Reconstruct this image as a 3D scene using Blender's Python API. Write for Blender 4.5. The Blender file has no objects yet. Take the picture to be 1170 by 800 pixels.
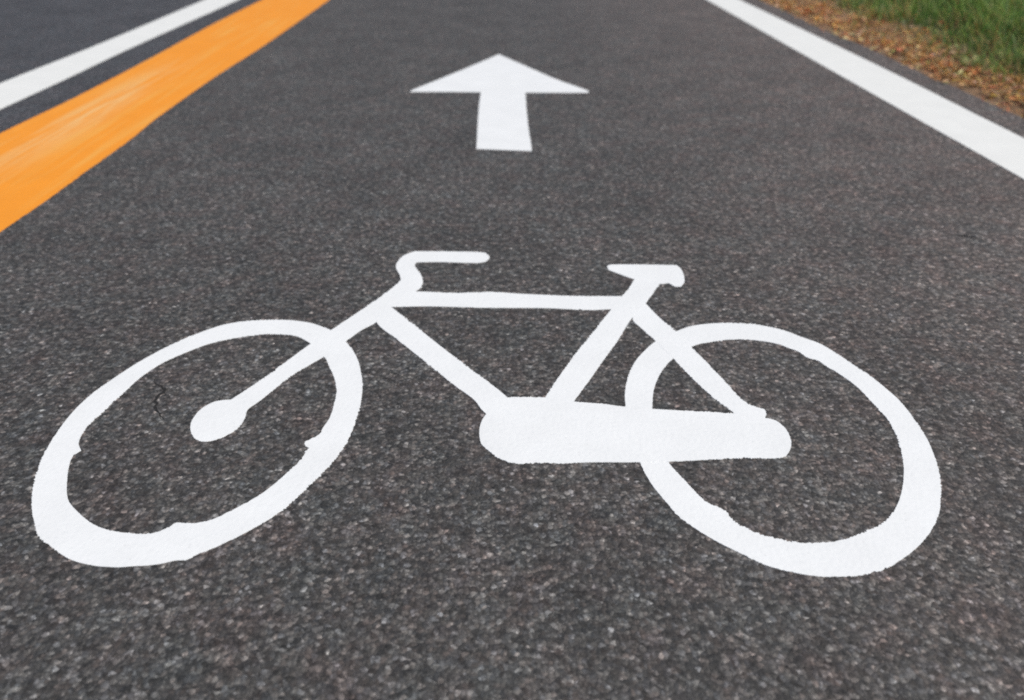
import bpy, bmesh, math, random
from mathutils import Vector, Matrix, noise
from mathutils.geometry import tessellate_polygon
R = math.radians
random.seed(11)
sc = bpy.context.scene
col = sc.collection

# ------------------------------------------------------------------ helpers
def link(name, me, mat, parent=None, label=None, cat=None, group=None, kind=None):
    o = bpy.data.objects.new(name, me)
    col.objects.link(o)
    if me is not None and mat is not None:
        me.materials.append(mat)
    if parent: o.parent = parent
    if label: o['label'] = label
    if cat: o['category'] = cat
    if group: o['group'] = group
    if kind: o['kind'] = kind
    return o

def mesh(name, vs, fs):
    me = bpy.data.meshes.new(name)
    me.from_pydata(vs, [], fs)
    me.update()
    return me

def smooth_loop(pts, closed=True, step=0.0011, corner=42):
    """Catmull-Rom through surveyed outline points, sharp where the outline turns hard."""
    P = [Vector((x, y)) for x, y in pts]
    n = len(P)
    cor = []
    for i in range(n):
        a = P[i] - P[i - 1]; b = P[(i + 1) % n] - P[i]
        ang = abs(a.angle_signed(b, 0)) if a.length and b.length else 0
        cor.append(ang > R(corner) or (not closed and i in (0, n - 1)))
    out = []
    for i in range(n if closed else n - 1):
        p1, p2 = P[i], P[(i + 1) % n]
        p0 = P[i - 1] if not cor[i] else p1 - (p2 - p1)
        p3 = P[(i + 2) % n] if not cor[(i + 1) % n] else p2 + (p2 - p1)
        d = (p2 - p1).length
        l0 = max((p1 - p0).length, 1e-6); l2 = max((p3 - p2).length, 1e-6)
        m1 = ((p2 - p0) / (l0 + d)) * d if l0 + d else (p2 - p1)
        m2 = ((p3 - p1) / (l2 + d)) * d
        k = max(1, int(d / step))
        for j in range(k):
            t = j / k; t2 = t * t; t3 = t2 * t
            out.append(p1 * (2*t3 - 3*t2 + 1) + m1 * (t3 - 2*t2 + t) + p2 * (-2*t3 + 3*t2) + m2 * (t3 - t2))
    if not closed: out.append(P[-1])
    return out

def ragged(loop, amp, seed, closed=True):
    """Paint creeping over and between the stones: move the edge along its normal."""
    n = len(loop); out = []
    for i, p in enumerate(loop):
        a = loop[i - 1] if (closed or i) else loop[0]
        b = loop[(i + 1) % n] if (closed or i < n - 1) else loop[-1]
        t = (b - a)
        if t.length < 1e-9: out.append(p); continue
        t.normalize(); nm = Vector((t.y, -t.x))
        q = Vector((p.x, p.y, seed))
        o = noise.noise(q * 130) * .7 + noise.noise(q * 330) * 1.1 + noise.noise(q * 760) * 1.5 + noise.noise(q * 35) * .4
        m = .68 * max(.3, 1.0 + 2.6 * noise.noise(Vector((p.x * 14, p.y * 14, seed + 50))))   # some stretches were masked worse than others
        out.append(p + nm * o * amp * m)
    return out

def slab(name, loops, z0, z1):
    """flat film of paint with a real, thin edge"""
    loops3 = [[Vector((p.x, p.y, 0)) for p in L] for L in loops]
    tris = tessellate_polygon(loops3)
    top = [p for L in loops3 for p in L]
    n = len(top)
    vs = [(p.x, p.y, z1) for p in top] + [(p.x, p.y, z0) for p in top]
    fs = []
    for t in tris:
        a, b, c = (top[i] for i in t)
        if (b - a).cross(c - a).z < 0: t = (t[0], t[2], t[1])
        fs.append(tuple(t))
    s = 0
    for L in loops3:
        k = len(L)
        for i in range(k):
            j = (i + 1) % k
            fs.append((s + i, s + j, n + s + j, n + s + i))
        s += k
    me = mesh(name, vs, fs)
    bm = bmesh.new(); bm.from_mesh(me)
    bmesh.ops.dissolve_degenerate(bm, dist=1e-6, edges=bm.edges)
    bmesh.ops.recalc_face_normals(bm, faces=[f for f in bm.faces if abs(f.normal.z) < 0.5])
    for f in bm.faces:
        if abs(f.normal.z) > 0.5 and f.normal.z < 0: f.normal_flip()
    bm.to_mesh(me); bm.free()
    return me

# ------------------------------------------------------------------ materials
class NT:
    def __init__(s, name):
        s.m = bpy.data.materials.new(name); s.m.use_nodes = True
        s.t = s.m.node_tree; s.n = s.t.nodes; s.n.clear()
        s.out = s.n.new('ShaderNodeOutputMaterial')
        s.b = s.n.new('ShaderNodeBsdfPrincipled')
        s.l(s.b.outputs[0], s.out.inputs[0])
        tc = s.n.new('ShaderNodeTexCoord'); s.co = tc.outputs['Object']
    def l(s, a, b): s.t.links.new(a, b)
    def put(s, v, sock):
        if isinstance(v, (int, float)): sock.default_value = v
        elif isinstance(v, tuple): sock.default_value = v if len(v) == 4 or sock.type == 'VECTOR' else (*v, 1)
        else: s.l(v, sock)
    def vor(s, scale, feat='F1', co=None, rnd=1.0):
        v = s.n.new('ShaderNodeTexVoronoi'); v.feature = feat
        v.inputs['Scale'].default_value = scale; v.inputs['Randomness'].default_value = rnd
        s.l(co or s.co, v.inputs['Vector']); return v
    def noi(s, scale, detail=3, rough=.55, co=None):
        v = s.n.new('ShaderNodeTexNoise'); v.inputs['Scale'].default_value = scale
        v.inputs['Detail'].default_value = detail; v.inputs['Roughness'].default_value = rough
        s.l(co or s.co, v.inputs['Vector']); return v
    def map(s, scale=(1, 1, 1), loc=(0, 0, 0), co=None):
        v = s.n.new('ShaderNodeMapping'); v.inputs['Scale'].default_value = scale
        v.inputs['Location'].default_value = loc
        s.l(co or s.co, v.inputs['Vector']); return v.outputs[0]
    def ramp(s, fac, stops, interp='LINEAR'):
        v = s.n.new('ShaderNodeValToRGB'); v.color_ramp.interpolation = interp
        e = v.color_ramp.elements
        while len(e) < len(stops): e.new(0.5)
        for k, (p, c) in enumerate(stops):
            e[k].position = p
            e[k].color = (c, c, c, 1) if isinstance(c, (int, float)) else (*c, 1)
        s.l(fac, v.inputs[0]); return v.outputs[0]
    def math(s, op, a, b=0.0, c=0.0, clamp=False):
        v = s.n.new('ShaderNodeMath'); v.operation = op; v.use_clamp = clamp
        s.put(a, v.inputs[0]); s.put(b, v.inputs[1]); s.put(c, v.inputs[2]); return v.outputs[0]
    def mix(s, fac, a, b, mode='MIX'):
        v = s.n.new('ShaderNodeMix'); v.data_type = 'RGBA'; v.blend_type = mode
        s.put(fac, v.inputs[0]); s.put(a, v.inputs[6]); s.put(b, v.inputs[7]); return v.outputs[2]
    def bump(s, h, dist, strength=1.0, nrm=None):
        v = s.n.new('ShaderNodeBump'); v.inputs['Distance'].default_value = dist
        v.inputs['Strength'].default_value = strength
        s.l(h, v.inputs['Height'])
        if nrm: s.l(nrm, v.inputs['Normal'])
        return v.outputs[0]

def stones_height(a, size):
    """shared relief of the rolled aggregate, so paint and asphalt undulate alike"""
    wob = a.noi(90, 2)
    add = a.n.new('ShaderNodeVectorMath'); add.operation = 'MULTIPLY_ADD'
    a.l(wob.outputs['Color'], add.inputs[0]); add.inputs[1].default_value = (.004, .004, .004)
    a.l(a.co, add.inputs[2])
    co = add.outputs[0]
    v = a.vor(size, 'F1', co)
    return co, v

def asphalt(name, base, tint, size, contrast=1.0, light=1.0, verge_pale=False):
    a = NT(name)
    co, v = stones_height(a, size)
    sep = a.n.new('ShaderNodeSeparateColor'); a.l(v.outputs['Color'], sep.inputs[0])
    b = base
    stone = a.ramp(sep.outputs[0], [(0, b*.45), (.35, b*.8), (.7, b*1.3), (.9, b*1.95), (.965, b*(2.1+.8*light)), (.99, b*(2.1+2.0*light)), (1, b*(2.1+4*light))])
    hue = a.ramp(sep.outputs[1], [(0, (.94, .98, 1.05)), (.4, (1, 1.0, 1.0)), (.75, (1.02, 1.0, .97)), (1, (1.09, .98, .94))])
    c = a.mix(1.0, stone, hue, 'MULTIPLY')
    # bitumen between the stones
    gap = a.ramp(v.outputs['Distance'], [(.35, 0.0), (.75, 1.0)])
    c = a.mix(a.math('MULTIPLY', gap, .6*contrast), c, (b*.5, b*.5, b*.52))
    # finer sand-sized grit
    v2 = a.vor(size*2.3)
    s2 = a.n.new('ShaderNodeSeparateColor'); a.l(v2.outputs['Color'], s2.inputs[0])
    grit = a.ramp(s2.outputs[0], [(0, .62), (.5, .95), (.85, 1.3), (.97, 2.1)])
    c = a.mix(.8, c, grit, 'MULTIPLY')
    nb = a.noi(115, 3, .65)
    c = a.mix(1.0, c, a.ramp(nb.outputs[0], [(.3, .5), (.5, 1.0), (.7, 1.5)]), 'MULTIPLY')
    # broad weathering in tone and in tint
    n1 = a.noi(5.0, 5, .6)
    c = a.mix(1.0, c, a.ramp(n1.outputs[0], [(.28, .80), (.72, 1.2)]), 'MULTIPLY')
    n2 = a.noi(22, 3, .6, a.map(loc=(7, 3, 1)))
    c = a.mix(.8, c, a.ramp(n2.outputs[0], [(.34, (.92, 1.0, 1.02)), (.5, (1, 1, 1)), (.66, (1.10, .98, .97))]), 'MULTIPLY')
    c = a.mix(1.0, c, tint, 'MULTIPLY')
    if verge_pale:      # patchy paler, warmer tone growing towards the verge side of the lane
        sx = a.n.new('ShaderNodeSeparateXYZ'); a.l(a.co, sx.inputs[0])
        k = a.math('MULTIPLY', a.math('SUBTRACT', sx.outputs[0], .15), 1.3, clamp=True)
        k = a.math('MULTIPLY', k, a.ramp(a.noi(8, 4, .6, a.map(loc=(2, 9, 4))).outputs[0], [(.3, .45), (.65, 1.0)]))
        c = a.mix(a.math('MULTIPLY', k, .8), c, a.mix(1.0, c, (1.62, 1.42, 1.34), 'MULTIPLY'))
    a.l(c, a.b.inputs['Base Color'])
    a.b.inputs['Roughness'].default_value = .75
    a.b.inputs['Specular IOR Level'].default_value = .5
    h = a.math('SUBTRACT', a.math('MULTIPLY', sep.outputs[2], .5), v.outputs['Distance'])
    h2 = a.math('MULTIPLY', v2.outputs['Distance'], -.35)
    a.l(a.bump(a.math('ADD', h, h2), .0013, .5), a.b.inputs['Normal'])
    return a.m

def paint(name, colour, wear=.5, streak=False):
    a = NT(name)
    n = a.noi(14, 5, .6)
    c = a.mix(1.0, colour, a.ramp(n.outputs[0], [(.25, .95), (.75, 1.03)]), 'MULTIPLY')
    n2 = a.noi(160, 3, .6)
    c = a.mix(wear, c, a.ramp(n2.outputs[0], [(.3, .88), (.5, 1.0)]), 'MULTIPLY')
    # pin-holes where the film did not close between stones
    v = a.vor(260); s = a.n.new('ShaderNodeSeparateColor'); a.l(v.outputs['Color'], s.inputs[0])
    hole = a.math('MULTIPLY', a.math('GREATER_THAN', s.outputs[0], .985), a.math('LESS_THAN', v.outputs['Distance'], .28))
    c = a.mix(a.math('MULTIPLY', hole, .45*wear), c, (.22, .22, .22))
    if streak:
        st = a.noi(1.0, 4, .6, a.map(scale=(38, 2.0, 1), loc=(3.3, 0, 0)))
        sx = a.n.new('ShaderNodeSeparateXYZ'); a.l(a.co, sx.inputs[0])
        near = a.math('MULTIPLY', a.math('SUBTRACT', 1.0, a.math('ABSOLUTE', a.math('DIVIDE', a.math('SUBTRACT', sx.outputs[1], 1.95), .75)), clamp=True),
                      a.math('SUBTRACT', 1.0, a.math('ABSOLUTE', a.math('DIVIDE', a.math('ADD', sx.outputs[0], 1.03), .085)), clamp=True))
        m = a.math('MULTIPLY', near, a.ramp(st.outputs[0], [(.40, 0.0), (.56, 1.0)]), clamp=True)
        c = a.mix(a.math('MULTIPLY', m, .75), c, (.84, .66, .33))
        c = a.mix(a.math('MULTIPLY', a.ramp(st.outputs[0], [(.5, 0.0), (.72, .6)]), 1.0), c, (.88, .47, .10))
    a.l(c, a.b.inputs['Base Color'])
    a.b.inputs['Roughness'].default_value = .62
    a.b.inputs['Specular IOR Level'].default_value = .35
    co, vv = stones_height(a, 205)
    a.l(a.bump(vv.outputs['Distance'], .0016, -.16), a.b.inputs['Normal'])
    a.b.inputs['Normal'].links[0].from_node.invert = True
    a.b.inputs['Normal'].links[0].from_node.inputs['Strength'].default_value = .09
    return a.m

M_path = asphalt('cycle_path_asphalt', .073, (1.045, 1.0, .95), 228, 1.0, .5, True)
M_road = asphalt('road_asphalt', .063, (.96, .98, 1.05), 300, .8, .4)
M_white = paint('white_road_paint', (.86, .885, .885), .3)
M_line = paint('white_line_paint', (.84, .855, .825), .35)
M_yellow = paint('yellow_road_paint', (.93, .335, .022), .5, True)

def plain(name, colour, rough=.8):
    a = NT(name); a.put(colour, a.b.inputs['Base Color']); a.b.inputs['Roughness'].default_value = rough
    return a.m
S = {   # outlines measured on the road surface, metres
  'front_wheel_out': [(-0.3178,0.8728),(-0.3405,0.8704),(-0.3658,0.8616),(-0.3948,0.8379),(-0.4201,0.8083),(-0.4415,0.7738),(-0.4569,0.7399),(-0.4682,0.71),(-0.4744,0.6765),(-0.4743,0.6331),(-0.4688,0.5931),(-0.4579,0.5564),(-0.4471,0.5318),(-0.4337,0.5085),(-0.4165,0.4855),(-0.3976,0.4714),(-0.3758,0.4578),(-0.3544,0.4507),(-0.3323,0.4479),(-0.3191,0.4486),(-0.2968,0.4505),(-0.2847,0.4542),(-0.2735,0.4552),(-0.2658,0.4617),(-0.253,0.4696),(-0.2366,0.482),(-0.2203,0.4968),(-0.2057,0.513),(-0.194,0.5346),(-0.1781,0.5648),(-0.1701,0.5818),(-0.1637,0.6026),(-0.1599,0.6238),(-0.1582,0.648),(-0.1572,0.6727),(-0.1592,0.7051),(-0.1643,0.7348),(-0.1727,0.7663),(-0.1861,0.7974),(-0.2041,0.8253),(-0.2228,0.8456),(-0.2483,0.8621),(-0.2655,0.8682),(-0.2885,0.8727)],
  'front_wheel_in': [(-0.308,0.8355),(-0.2737,0.8341),(-0.2561,0.8252),(-0.2392,0.8097),(-0.2246,0.7919),(-0.2149,0.7756),(-0.2061,0.7563),(-0.1965,0.7332),(-0.189,0.7062),(-0.1872,0.6823),(-0.1874,0.6556),(-0.1916,0.6366),(-0.1924,0.6274),(-0.2052,0.6145),(-0.2052,0.6102),(-0.2001,0.6035),(-0.2025,0.5892),(-0.2091,0.5738),(-0.2168,0.5592),(-0.2229,0.5479),(-0.2339,0.5323),(-0.2456,0.5208),(-0.2605,0.5077),(-0.2728,0.5009),(-0.2846,0.4989),(-0.2994,0.4999),(-0.3047,0.4927),(-0.313,0.4875),(-0.3242,0.4858),(-0.3349,0.4872),(-0.3536,0.4905),(-0.3729,0.4985),(-0.3921,0.5122),(-0.4129,0.5321),(-0.4277,0.5608),(-0.4375,0.5871),(-0.4392,0.598),(-0.4344,0.6046),(-0.4431,0.6178),(-0.4467,0.6415),(-0.4422,0.6694),(-0.4355,0.6991),(-0.4272,0.7378),(-0.4137,0.7678),(-0.3959,0.7897),(-0.369,0.814),(-0.3375,0.828)],
  'fork': [(-0.3349,0.6416),(-0.337,0.655),(-0.3346,0.673),(-0.3267,0.6851),(-0.3178,0.69),(-0.3061,0.6914),(-0.2964,0.7066),(-0.279,0.7367),(-0.259,0.7753),(-0.2445,0.8035),(-0.2211,0.8437),(-0.1958,0.887),(-0.1717,0.9291),(-0.1526,0.9667),(-0.1445,0.9838),(-0.1276,0.9711),(-0.1185,0.9508),(-0.1326,0.9206),(-0.1493,0.9058),(-0.1574,0.8839),(-0.1646,0.8641),(-0.1814,0.843),(-0.198,0.8144),(-0.2177,0.7807),(-0.2476,0.7398),(-0.2667,0.7008),(-0.2739,0.6864),(-0.2817,0.6721),(-0.2803,0.6567),(-0.2828,0.6405),(-0.2893,0.6294),(-0.2994,0.62),(-0.3112,0.6169),(-0.3207,0.6205),(-0.3293,0.6296)],
  'handlebar': [(-0.014,1.0633),(-0.0202,1.0799),(-0.0342,1.0835),(-0.0954,1.087),(-0.133,1.0878),(-0.1483,1.0734),(-0.1567,1.0469),(-0.1558,1.0267),(-0.1487,1.006),(-0.145,0.9884),(-0.1474,0.9771),(-0.1356,0.9495),(-0.1228,0.9466),(-0.1133,0.9626),(-0.1122,0.986),(-0.1168,1.0054),(-0.1284,1.0362),(-0.1271,1.0476),(-0.0929,1.0478),(-0.0334,1.0435),(-0.0198,1.0473)],
  'top_tube': [(-0.1406,0.9496),(-0.1185,0.9508),(-0.0614,0.9453),(-0.0104,0.947),(0.0318,0.9408),(0.1069,0.9327),(0.1738,0.9306),(0.1663,0.9121),(0.1545,0.893),(0.1197,0.892),(0.0632,0.8983),(-0.0184,0.9007),(-0.0596,0.904),(-0.1003,0.9065),(-0.1493,0.9058)],
  'down_tube': [(-0.1566,0.916),(-0.1493,0.9058),(-0.1165,0.8604),(-0.0734,0.8001),(-0.0348,0.7489),(0.009,0.6885),(0.0181,0.6635),(-0.0063,0.6481),(-0.0193,0.6646),(-0.0297,0.6859),(-0.0512,0.7123),(-0.0893,0.7633),(-0.1316,0.8195),(-0.1627,0.8615),(-0.1628,0.8888)],
  'seat_tube': [(0.2009,0.9826),(0.1873,0.9528),(0.1735,0.9288),(0.1545,0.893),(0.1209,0.8289),(0.0927,0.7761),(0.0512,0.6877),(0.0457,0.6695),(0.079,0.6688),(0.084,0.6808),(0.1047,0.7199),(0.1267,0.7629),(0.1507,0.8085),(0.1775,0.8653),(0.1948,0.8915),(0.2045,0.9088),(0.2353,0.9673),(0.2282,0.9895),(0.2096,0.9957)],
  'saddle': [(0.166,1.0282),(0.1732,1.0332),(0.2257,1.0322),(0.273,1.0291),(0.2774,1.012),(0.2733,0.9744),(0.2647,0.9584),(0.2565,0.9585),(0.2484,0.9695),(0.2353,0.9673),(0.2187,0.9726),(0.2009,0.9826),(0.1779,1.0036),(0.1662,1.0155)],
  'seat_stay': [(0.1949,0.9065),(0.2045,0.9088),(0.2167,0.8681),(0.2314,0.8312),(0.2446,0.7875),(0.262,0.7287),(0.2754,0.6798),(0.2847,0.667),(0.2943,0.6616),(0.2954,0.6553),(0.2889,0.6422),(0.2621,0.6428),(0.2577,0.6587),(0.2439,0.6838),(0.2274,0.7266),(0.2151,0.7659),(0.1963,0.8182),(0.1858,0.8442),(0.1797,0.8652)],
  'chain_guard': [(-0.0225,0.6241),(-0.0206,0.6444),(-0.0143,0.6613),(-0.0063,0.6771),(0.009,0.6885),(0.0307,0.6898),(0.0512,0.6877),(0.081,0.6803),(0.1158,0.6746),(0.1391,0.6692),(0.1717,0.664),(0.209,0.6597),(0.2556,0.6546),(0.2792,0.6519),(0.29,0.646),(0.3016,0.6397),(0.3073,0.625),(0.3055,0.6031),(0.2957,0.5849),(0.2846,0.5786),(0.247,0.5793),(0.2055,0.577),(0.1761,0.5754),(0.1323,0.575),(0.0892,0.5758),(0.0602,0.5745),(0.0448,0.5762),(0.0148,0.5756),(-0.0001,0.5827),(-0.0135,0.5972),(-0.0196,0.6065)],
  'rear_wheel_out': [(0.1408,0.6692),(0.1441,0.6961),(0.1534,0.7309),(0.1668,0.7621),(0.1837,0.7879),(0.2,0.8076),(0.2282,0.8299),(0.254,0.8452),(0.2818,0.8515),(0.3166,0.8522),(0.3453,0.8463),(0.3715,0.8333),(0.3923,0.8134),(0.4085,0.7981),(0.4219,0.772),(0.4313,0.749),(0.4416,0.7242),(0.4486,0.6988),(0.4537,0.6721),(0.4533,0.632),(0.4514,0.6087),(0.4469,0.586),(0.4384,0.5564),(0.4248,0.5257),(0.4113,0.5019),(0.3969,0.4831),(0.3788,0.4653),(0.3565,0.4484),(0.332,0.4344),(0.3111,0.4279),(0.2894,0.4255),(0.2693,0.4259),(0.2479,0.431),(0.2296,0.4381),(0.2103,0.4523),(0.1884,0.4706),(0.1667,0.4955),(0.157,0.5168),(0.1482,0.5397),(0.144,0.5571),(0.1412,0.576),(0.1383,0.6077),(0.1373,0.6375)],
  'rear_wheel_in': [(0.1699,0.5754),(0.1819,0.5454),(0.1945,0.5181),(0.2095,0.505),(0.2153,0.4903),(0.2308,0.477),(0.2498,0.4679),(0.2723,0.4636),(0.2972,0.4648),(0.3252,0.4738),(0.3496,0.4857),(0.3709,0.505),(0.3867,0.5265),(0.403,0.5564),(0.4135,0.5838),(0.4209,0.6138),(0.4245,0.6411),(0.4225,0.6603),(0.4196,0.6812),(0.4174,0.6977),(0.4124,0.7156),(0.4047,0.7331),(0.3969,0.7466),(0.3919,0.7586),(0.3812,0.7658),(0.3744,0.78),(0.3643,0.7893),(0.3558,0.7977),(0.3335,0.807),(0.3051,0.8108),(0.2745,0.8061),(0.2466,0.7963),(0.2157,0.769),(0.1965,0.7422),(0.1825,0.713),(0.174,0.6844),(0.1672,0.6447),(0.1652,0.6029)],
  'arrow': [(0.0086,2.6696),(0.0912,2.4824),(0.1779,2.2891),(0.2562,2.1468),(0.2539,2.1245),(0.2003,2.1246),(0.0789,2.13),(0.0756,1.9193),(0.0746,1.7477),(0.0754,1.6017),(0.0091,1.6117),(-0.0459,1.6204),(-0.0467,1.7814),(-0.047,1.9602),(-0.0445,2.1365),(-0.1406,2.1425),(-0.2407,2.1444),(-0.2398,2.1608),(-0.1745,2.2904),(-0.076,2.491)],
  'yellow_r': [(-0.8134,4.0415),(-0.8257,2.8225),(-0.8529,2.3621),(-0.8526,1.8836),(-0.8364,1.7127),(-0.8345,1.4921),(-0.8315,1.3124),(-0.8373,1.1802)],
  'yellow_l': [(-1.1544,4.0482),(-1.1656,3.3118),(-1.1403,2.5799),(-1.1402,2.0953),(-1.1623,1.7651)],
  'wl_r': [(-1.2752,4.0506),(-1.3012,2.8484),(-1.29,2.3183),(-1.2912,1.9972)],
  'wl_l': [(-1.4479,4.0541),(-1.4353,2.9102),(-1.4588,2.2989)],
  'wr_o': [(1.2022,4.0014),(1.2201,2.426),(1.2023,1.6694)],
  'wr_i': [(1.0425,4.0045),(1.0385,2.1655),(1.0397,1.4024)],
}

# ------------------------------------------------------------------ the ground and the asphalt
def sheet(name, x0, x1, y0, y1, z, mat, kind='structure'):
    me = mesh(name, [(x0, y0, z), (x1, y0, z), (x1, y1, z), (x0, y1, z)], [(0, 1, 2, 3)])
    return link(name, me, mat, kind=kind)

g = NT('meadow_soil')
n = g.noi(9, 5); n2 = g.noi(130, 4)
c = g.mix(1, g.ramp(n.outputs[0], [(.3, (.045, .06, .018)), (.7, (.07, .085, .028))]), g.ramp(n2.outputs[0], [(.3, .6), (.7, 1.4)]), 'MULTIPLY')
g.l(c, g.b.inputs['Base Color']); g.b.inputs['Roughness'].default_value = .95
sheet('ground', -400, 400, -300, 500, -.05, g.m)
sheet('road', -5.2, -1.02, -25, 180, -.004, M_road)

# cycle path: its right-hand edge crumbles into the verge
def edge_x(y):
    return 1.302 + .022*noise.noise(Vector((y*1.7, 3, 0))) + .012*noise.noise(Vector((y*9, 8, 0))) + .004*noise.noise(Vector((y*40, 8, 0)))
ys = [-25, -10, -3, -1]; y = 0.0
while y < 14: ys.append(y); y += .012
while y < 180: ys.append(y); y += 1.0
ys.append(180)
vs = []; fs = []
for i, y in enumerate(ys):
    e = edge_x(y)
    vs += [(-1.05, y, 0), (e, y, 0), (e + .012, y, -.03), (-1.05, y, -.045)]
    if i:
        a = 4*(i-1); b = 4*i
        fs += [(a, a+1, b+1, b), (a+1, a+2, b+2, b+1), (a+3, a, b, b+3)]
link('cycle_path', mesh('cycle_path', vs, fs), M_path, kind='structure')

# earth verge, uneven, with the soil spilling onto the asphalt edge
so = NT('brown_verge_soil')
n = so.noi(18, 5, .65); n2 = so.noi(220, 4, .6); n3 = so.noi(5, 3)
c = so.ramp(n.outputs[0], [(.3, (.15, .09, .045)), (.5, (.26, .16, .09)), (.7, (.34, .24, .16))])
sx = so.n.new('ShaderNodeSeparateXYZ'); so.l(so.co, sx.inputs[0])
gm = so.math('MULTIPLY', so.math('SUBTRACT', sx.outputs[0], 1.50), 6, clamp=True)
c = so.mix(so.math('MULTIPLY', gm, .9), c, (.05, .085, .022))
c = so.mix(1, c, so.ramp(n2.outputs[0], [(.3, .55), (.7, 1.45)]), 'MULTIPLY')
so.l(c, so.b.inputs['Base Color']); so.b.inputs['Roughness'].default_value = .95
so.l(so.bump(n2.outputs[0], .006, .8), so.b.inputs['Normal'])
xs = [0, .01, .025, .05, .08, .12, .17, .23, .3, .4, .55, .8, 1.2, 2, 3.5, 6, 12, 30]
vs = []; fs = []
YS = [-25, -8, -2] + [i*.025 for i in range(0, 520)] + [13 + i for i in range(1, 168)]
def verge_z(x, y):
    d = x - 1.3
    z = -.012 + .055*min(1, max(0, d/.5))**1.2 + .02*min(d, 6)*.5
    z += .010*noise.noise(Vector((x*9, y*9, 2)))*min(1, max(0, d/.08)) + .006*noise.noise(Vector((x*30, y*30, 5)))*min(1, max(0, d/.05))
    return z
for j, y in enumerate(YS):
    for i, dx in enumerate(xs):
        x = 1.292 + dx
        vs.append((x, y, verge_z(x, y)))
        if i and j:
            n_ = len(xs); b = j*n_ + i
            fs.append((b-n_-1, b-n_, b, b-1))
link('verge', mesh('verge', vs, fs), so.m, kind='structure')

# ------------------------------------------------------------------ long lines
def line(name, left, right, mat, label, cat, z, seed, amp):
    """left / right: (x, y) surveyed along each edge, far to near; extended straight both ways"""
    def side(pts, s):
        pts = sorted(pts, key=lambda p: p[1])
        mx = sum(p[0] for p in pts)/len(pts)
        pts = [(mx + .55*(p[0]-mx), p[1]) for p in pts]
        full = [(mx, -6.0)] + ([(pts[0][0], pts[0][1]-.5)] if pts[0][1] > .6 else []) + pts + [(mx, pts[-1][1]+1.2)]
        near = ragged(smooth_loop(full, closed=False, step=.003, corner=80), amp, s, closed=False)
        return near + [Vector((mx, 170))]
    L, Rr = side(left, seed), side(right, seed+5)
    me = slab(name, [Rr + L[::-1]], z - .001, z)
    return link(name, me, mat, label=label, cat=cat)
line('edge_line', S['wr_i'], S['wr_o'], M_line, 'solid white edge line along the grass verge side of the cycle lane', 'road marking', .0006, 3.3, .0014)
line('separator_line', S['yellow_l'], S['yellow_r'], M_yellow, 'broad solid orange yellow line along the left side of the cycle lane', 'road marking', .0007, 13.3, .0016)
line('lane_line', S['wl_l'], S['wl_r'], M_line, 'white line on the far side of the orange line, bordering the car road', 'road marking', -.0032, 23.3, .0014)

# ------------------------------------------------------------------ arrow and bicycle emblem
def film(name, keys, z, amp, parent=None, label=None, cat=None, seed=1.0):
    loops = [ragged(smooth_loop(S[k]), amp, seed + i*7.7) for i, k in enumerate(keys)]
    return link(name, slab(name, loops, -.0005, z), M_white, parent, label, cat)

film('arrow_marking', ['arrow'], .0005, .0012, None, 'white straight-ahead arrow painted on the asphalt beyond the bicycle symbol', 'road marking', 41.0)

bike = link('bicycle_marking', None, None, label='white bicycle symbol with two tilted wheels painted on the grey asphalt', cat='road marking')
A = .00085
film('wheel', ['front_wheel_out', 'front_wheel_in'], .00040, A, bike, 'front wheel ring, at the left', None, 51.0)
film('wheel', ['rear_wheel_out', 'rear_wheel_in'], .00041, A, bike, 'rear wheel ring behind the chain guard', None, 52.0)
film('fork', ['fork'], .00044, A, bike, None, None, 53.0)
film('handlebar', ['handlebar'], .00050, A*.8, bike, None, None, 54.0)
fr = link('frame', None, None, parent=bike)
film('top_tube', ['top_tube'], .00047, A*.8, fr, None, None, 55.0)
film('down_tube', ['down_tube'], .00053, A, fr, None, None, 56.0)
film('seat_tube', ['seat_tube'], .00056, A, fr, None, None, 57.0)
film('seat_stay', ['seat_stay'], .00050, A*1.2, fr, None, None, 58.0)
film('saddle', ['saddle'], .00059, A*.8, bike, None, None, 59.0)
film('chain_guard', ['chain_guard'], .00062, A, bike, None, None, 60.0)

# ------------------------------------------------------------------ cracks in the path
M_crack = plain('crack_shadowed_bitumen', (.014, .014, .014), .9)
def crack(pts, w, seed, label):
    P = smooth_loop(pts, closed=False, step=.002, corner=200)
    vs = []; fs = []; n = len(P)
    for i, p in enumerate(P):
        a = P[max(0, i-1)]; b = P[min(n-1, i+1)]; t = (b-a).normalized(); nm = Vector((t.y, -t.x))
        q = Vector((p.x, p.y, seed))
        p = p + nm*noise.noise(q*170)*.0025
        ww = w*math.sin(math.pi*(i+.4)/(n-.2))*(.65 + .9*max(0, .4 + noise.noise(q*260)))
        vs += [(p.x - nm.x*ww, p.y - nm.y*ww, .0004), (p.x + nm.x*ww, p.y + nm.y*ww, .0004)]
        if i: fs.append((2*i-2, 2*i-1, 2*i+1, 2*i))
    return link('asphalt_crack', mesh('asphalt_crack', vs, fs), M_crack, label=label, cat='crack')
crack([(-.4110, .735), (-.400, .722), (-.3885, .714), (-.392, .697), (-.3860, .680), (-.376, .665), (-.366, .655)], .0017, 5, 'thin dark zigzag crack in the asphalt inside the front wheel ring')
crack([(.762, 1.134), (.776, 1.131), (.792, 1.122)], .0042, 9, 'short dark nick in the bare asphalt near the right white line')

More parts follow.
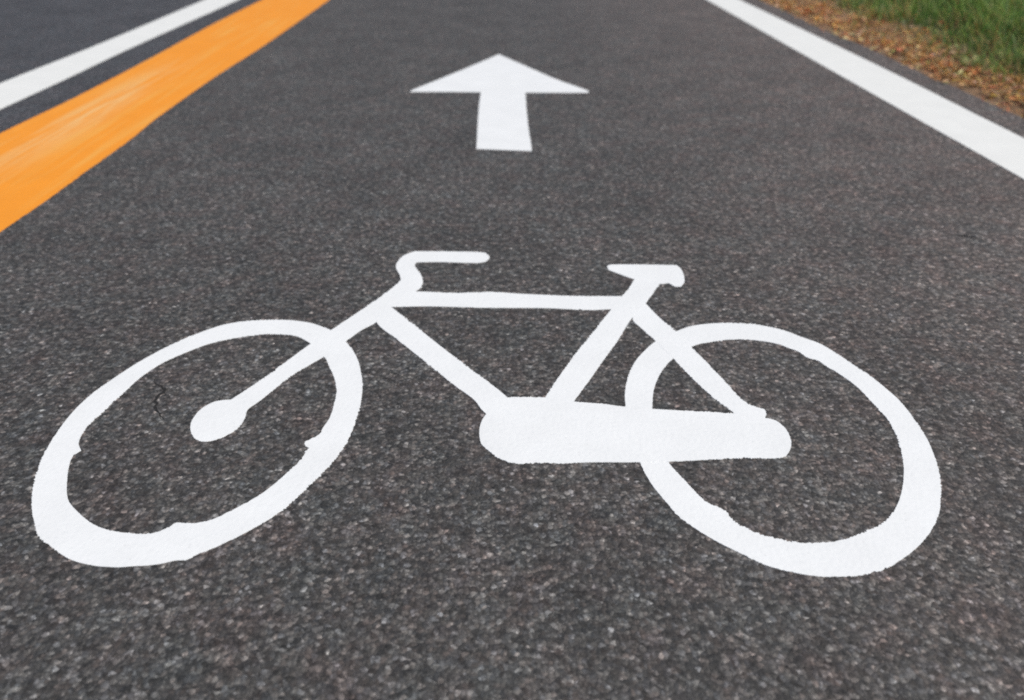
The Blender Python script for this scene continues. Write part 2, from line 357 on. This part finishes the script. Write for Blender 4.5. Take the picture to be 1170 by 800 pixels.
# ------------------------------------------------------------------ verge vegetation
def vcol_mat(name, rough=.6, trans=.25):
    a = NT(name)
    at = a.n.new('ShaderNodeAttribute'); at.attribute_name = 'Col'
    a.l(at.outputs['Color'], a.b.inputs['Base Color'])
    a.b.inputs['Roughness'].default_value = rough
    a.b.inputs['Specular IOR Level'].default_value = .3
    tr = a.n.new('ShaderNodeBsdfTranslucent'); a.l(at.outputs['Color'], tr.inputs[0])
    mx = a.n.new('ShaderNodeMixShader'); mx.inputs[0].default_value = trans
    a.l(a.b.outputs[0], mx.inputs[1]); a.l(tr.outputs[0], mx.inputs[2]); a.l(mx.outputs[0], a.out.inputs[0])
    return a.m
M_leaf = vcol_mat('grass_blades', .6, .4); M_dry = vcol_mat('dry_plant_matter', .75, .15)

class Bits:
    def __init__(s): s.v = []; s.f = []; s.c = []
    def blade(s, x, y, z, h, w, az, lean, c, seg=4):
        dx, dy = math.cos(az), math.sin(az); px, py = -dy, dx
        tw = random.uniform(-.6, .6); b = len(s.v)
        for i in range(seg+1):
            t = i/seg
            r = lean*h*t*t; zz = z + h*(t - .35*lean*t*t)
            ww = w*.5*(1 - t**1.6) + .0002
            a = az + math.pi/2 + tw*t; px, py = math.cos(a), math.sin(a)
            s.v += [(x+dx*r-px*ww, y+dy*r-py*ww, zz), (x+dx*r+px*ww, y+dy*r+py*ww, zz)]
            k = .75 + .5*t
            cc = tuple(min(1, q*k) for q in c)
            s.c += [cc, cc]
            if i: s.f.append((b+2*i-2, b+2*i-1, b+2*i+1, b+2*i))
    def leaf(s, x, y, z, l, w, az, pitch, curl, c):
        b = len(s.v); Rm = Matrix.Rotation(az, 3, 'Z') @ Matrix.Rotation(pitch, 3, 'Y') @ Matrix.Rotation(random.uniform(-.5, .5), 3, 'X')
        prof = [(-.5, .08), (-.25, .8), (.05, 1), (.3, .65), (.5, .06)]
        for (t, ww) in prof:
            for sgn in (-1, 0, 1):
                p = Vector((t*l, sgn*ww*w*.5, curl*l*(t*t) + abs(sgn)*curl*w*.5))
                p = Rm @ p
                s.v.append((x+p.x, y+p.y, z+p.z)); s.c.append(c)
        for i in range(4):
            for j in range(2):
                q = b+3*i+j; s.f.append((q, q+1, q+4, q+3))
    def build(s, name, mat, **kw):
        me = mesh(name, s.v, s.f)
        at = me.color_attributes.new('Col', 'FLOAT_COLOR', 'POINT')
        flat = []
        for c in s.c: flat += [c[0], c[1], c[2], 1]
        at.data.foreach_set('color', flat)
        for p in me.polygons: p.use_smooth = True
        return link(name, me, mat, **kw)

def pick(cols, j=.15):
    c = random.choice(cols); k = random.uniform(1-j*1.5, 1+j*1.5)
    return tuple(max(0, q*k*random.uniform(1-j, 1+j)) for q in c)
GREEN = [(.135, .26, .05), (.17, .30, .055), (.24, .36, .08), (.11, .25, .07), (.34, .41, .16), (.22, .27, .07)]
STRAW = [(.48, .32, .13), (.44, .24, .09), (.50, .36, .18)]
RUST = [(.62, .40, .22), (.50, .34, .2), (.60, .26, .09), (.68, .35, .14), (.48, .21, .08), (.70, .46, .24), (.36, .16, .07), (.62, .30, .11)]

def fringe(y):     # where the living grass starts
    return 1.41 + .03*min(max(y-2.2,0),2)*1.5 + .11*noise.noise(Vector((y*1.9, 0, 9))) + .07*noise.noise(Vector((y*4.3, 0, 4)))
gr = Bits()
random.seed(5)
for _ in range(120000):
    y = 1.6 + 12*random.random()**1.5; x = 1.36 + 3.4*random.random()**1.3
    d = x - fringe(y)
    cl = noise.noise(Vector((x*6, y*6, 1)))
    if d < 0 and random.random() > (.8 if noise.noise(Vector((x*9, y*6, 31))) > .1 and x > 1.36 else .06): continue
    if d < .22 and random.random() > .25 + d*3.2 + cl*.6: continue
    hh = (.022 + min(.10, max(0, d)*.20))*(1 + .55*cl)*random.uniform(.6, 1.3)
    dry = random.random() < (.5 if d < .08 else .22 if d < .25 else .07 if d < .6 else .04)
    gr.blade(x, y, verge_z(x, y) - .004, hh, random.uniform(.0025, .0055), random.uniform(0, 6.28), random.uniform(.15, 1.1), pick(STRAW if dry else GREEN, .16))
for _ in range(16000):   # beyond the near strip, for views from the side
    y = -4 + 40*random.random(); x = 1.75 + 9*random.random()
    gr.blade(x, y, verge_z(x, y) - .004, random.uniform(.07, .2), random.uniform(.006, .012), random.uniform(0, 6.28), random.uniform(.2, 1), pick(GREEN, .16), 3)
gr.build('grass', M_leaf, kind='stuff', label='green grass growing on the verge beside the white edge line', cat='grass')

lt = Bits(); random.seed(8)
for _ in range(30000):
    y = 1.0 + 9*random.random()**1.3
    fx = fringe(y)
    x = edge_x(y) + random.uniform(-.03, .05) + abs(random.gauss(0, .5))*(fx - 1.3 + .12)
    if x > fx + .35: continue
    if x < edge_x(y) + .06 + .03*noise.noise(Vector((y*12, 1, 1))) and random.random() > .25: continue
    if noise.noise(Vector((x*8, y*5, 3))) < -.15 and random.random() < .6: continue
    l = random.uniform(.008, .030)
    c = tuple(min(.85, 1.15*q) for q in pick(RUST if random.random() < (.9 if noise.noise(Vector((x*7, y*4, 12))) > 0 else .45) else STRAW, .25))
    if random.random() < .22: w = l*random.uniform(.35, .7)
    else: w = random.uniform(.0015, .003); l *= 1.7
    lt.leaf(x, y, max(verge_z(x, y), .002 if x < edge_x(y) else -1) + random.uniform(.001, .012), l, w, random.uniform(0, 6.28), random.uniform(-.5, .5), random.uniform(-.3, .7), c)
lt.build('leaf_litter', M_dry, kind='stuff', label='rust brown dry leaves and needles scattered between the asphalt edge and the grass', cat='leaf litter')

def weed(x, y, n, size, cols, label):
    w = Bits()
    for i in range(n):
        az = 6.28*i/n + random.uniform(-.3, .3)
        r = random.uniform(.2, .5)*size
        w.leaf(x + math.cos(az)*r, y + math.sin(az)*r, verge_z(x, y) + .012 + random.uniform(0, .02), size*random.uniform(.5, .8), size*random.uniform(.2, .32), az, random.uniform(-.7, -.1), .3, pick(cols, .1))
    return w.build('weed', M_leaf, label=label, cat='weed')
random.seed(3)
weed(1.468, 2.385, 11, .06, [(.50, .52, .26), (.42, .46, .20), (.30, .36, .13)], 'pale yellowish weed on the rusty litter beside the white edge line')

# ------------------------------------------------------------------ light
world = bpy.data.worlds.new('World'); sc.world = world; world.use_nodes = True
wt = world.node_tree
sky = wt.nodes.new('ShaderNodeTexSky'); sky.sky_type = 'NISHITA'; sky.sun_disc = False
SUN_EL, SUN_AZ = R(50), R(118)      # azimuth from +Y towards +X
sky.sun_elevation = SUN_EL; sky.sun_rotation = SUN_AZ
sky.air_density = 1.0; sky.dust_density = 3.0; sky.ozone_density = 1.0
bg = wt.nodes['Background']; bg.inputs[1].default_value = .09
wt.links.new(sky.outputs[0], bg.inputs[0])
ld = bpy.data.lights.new('sun', 'SUN'); ld.energy = 2.6; ld.angle = R(10); ld.color = (1, .95, .88)
lo = bpy.data.objects.new('sun', ld); col.objects.link(lo)
sd = Vector((math.sin(SUN_AZ)*math.cos(SUN_EL), math.cos(SUN_AZ)*math.cos(SUN_EL), math.sin(SUN_EL)))
lo.rotation_euler = sd.to_track_quat('Z', 'Y').to_euler()
lo.location = sd*20

# ------------------------------------------------------------------ camera: hand-held at half a metre
cd = bpy.data.cameras.new('camera'); cam = bpy.data.objects.new('camera', cd); col.objects.link(cam)
cd.lens = 26.154; cd.sensor_width = 36; cd.sensor_fit = 'HORIZONTAL'; cd.clip_start = .02; cd.clip_end = 1500
cam.matrix_world = Matrix(((0.9998022, 0.0106224, -0.0168139, 0), (-0.0198883, 0.5339996, -0.8452508, 0), (0, 0.845418, 0.5341053, .5), (0, 0, 0, 1)))
cd.dof.use_dof = True; cd.dof.focus_distance = .76
cd.dof.aperture_fstop = 26.154/6.2
sc.camera = cam
sc.view_settings.view_transform = 'Standard'; sc.view_settings.look = 'None'
sc.view_settings.exposure = 0.1; sc.view_settings.gamma = 1
sc.render.engine = 'CYCLES'
sc.cycles.use_denoising = False
sc.cycles.filter_width = 1.9
sc.render.filter_size = 1.9
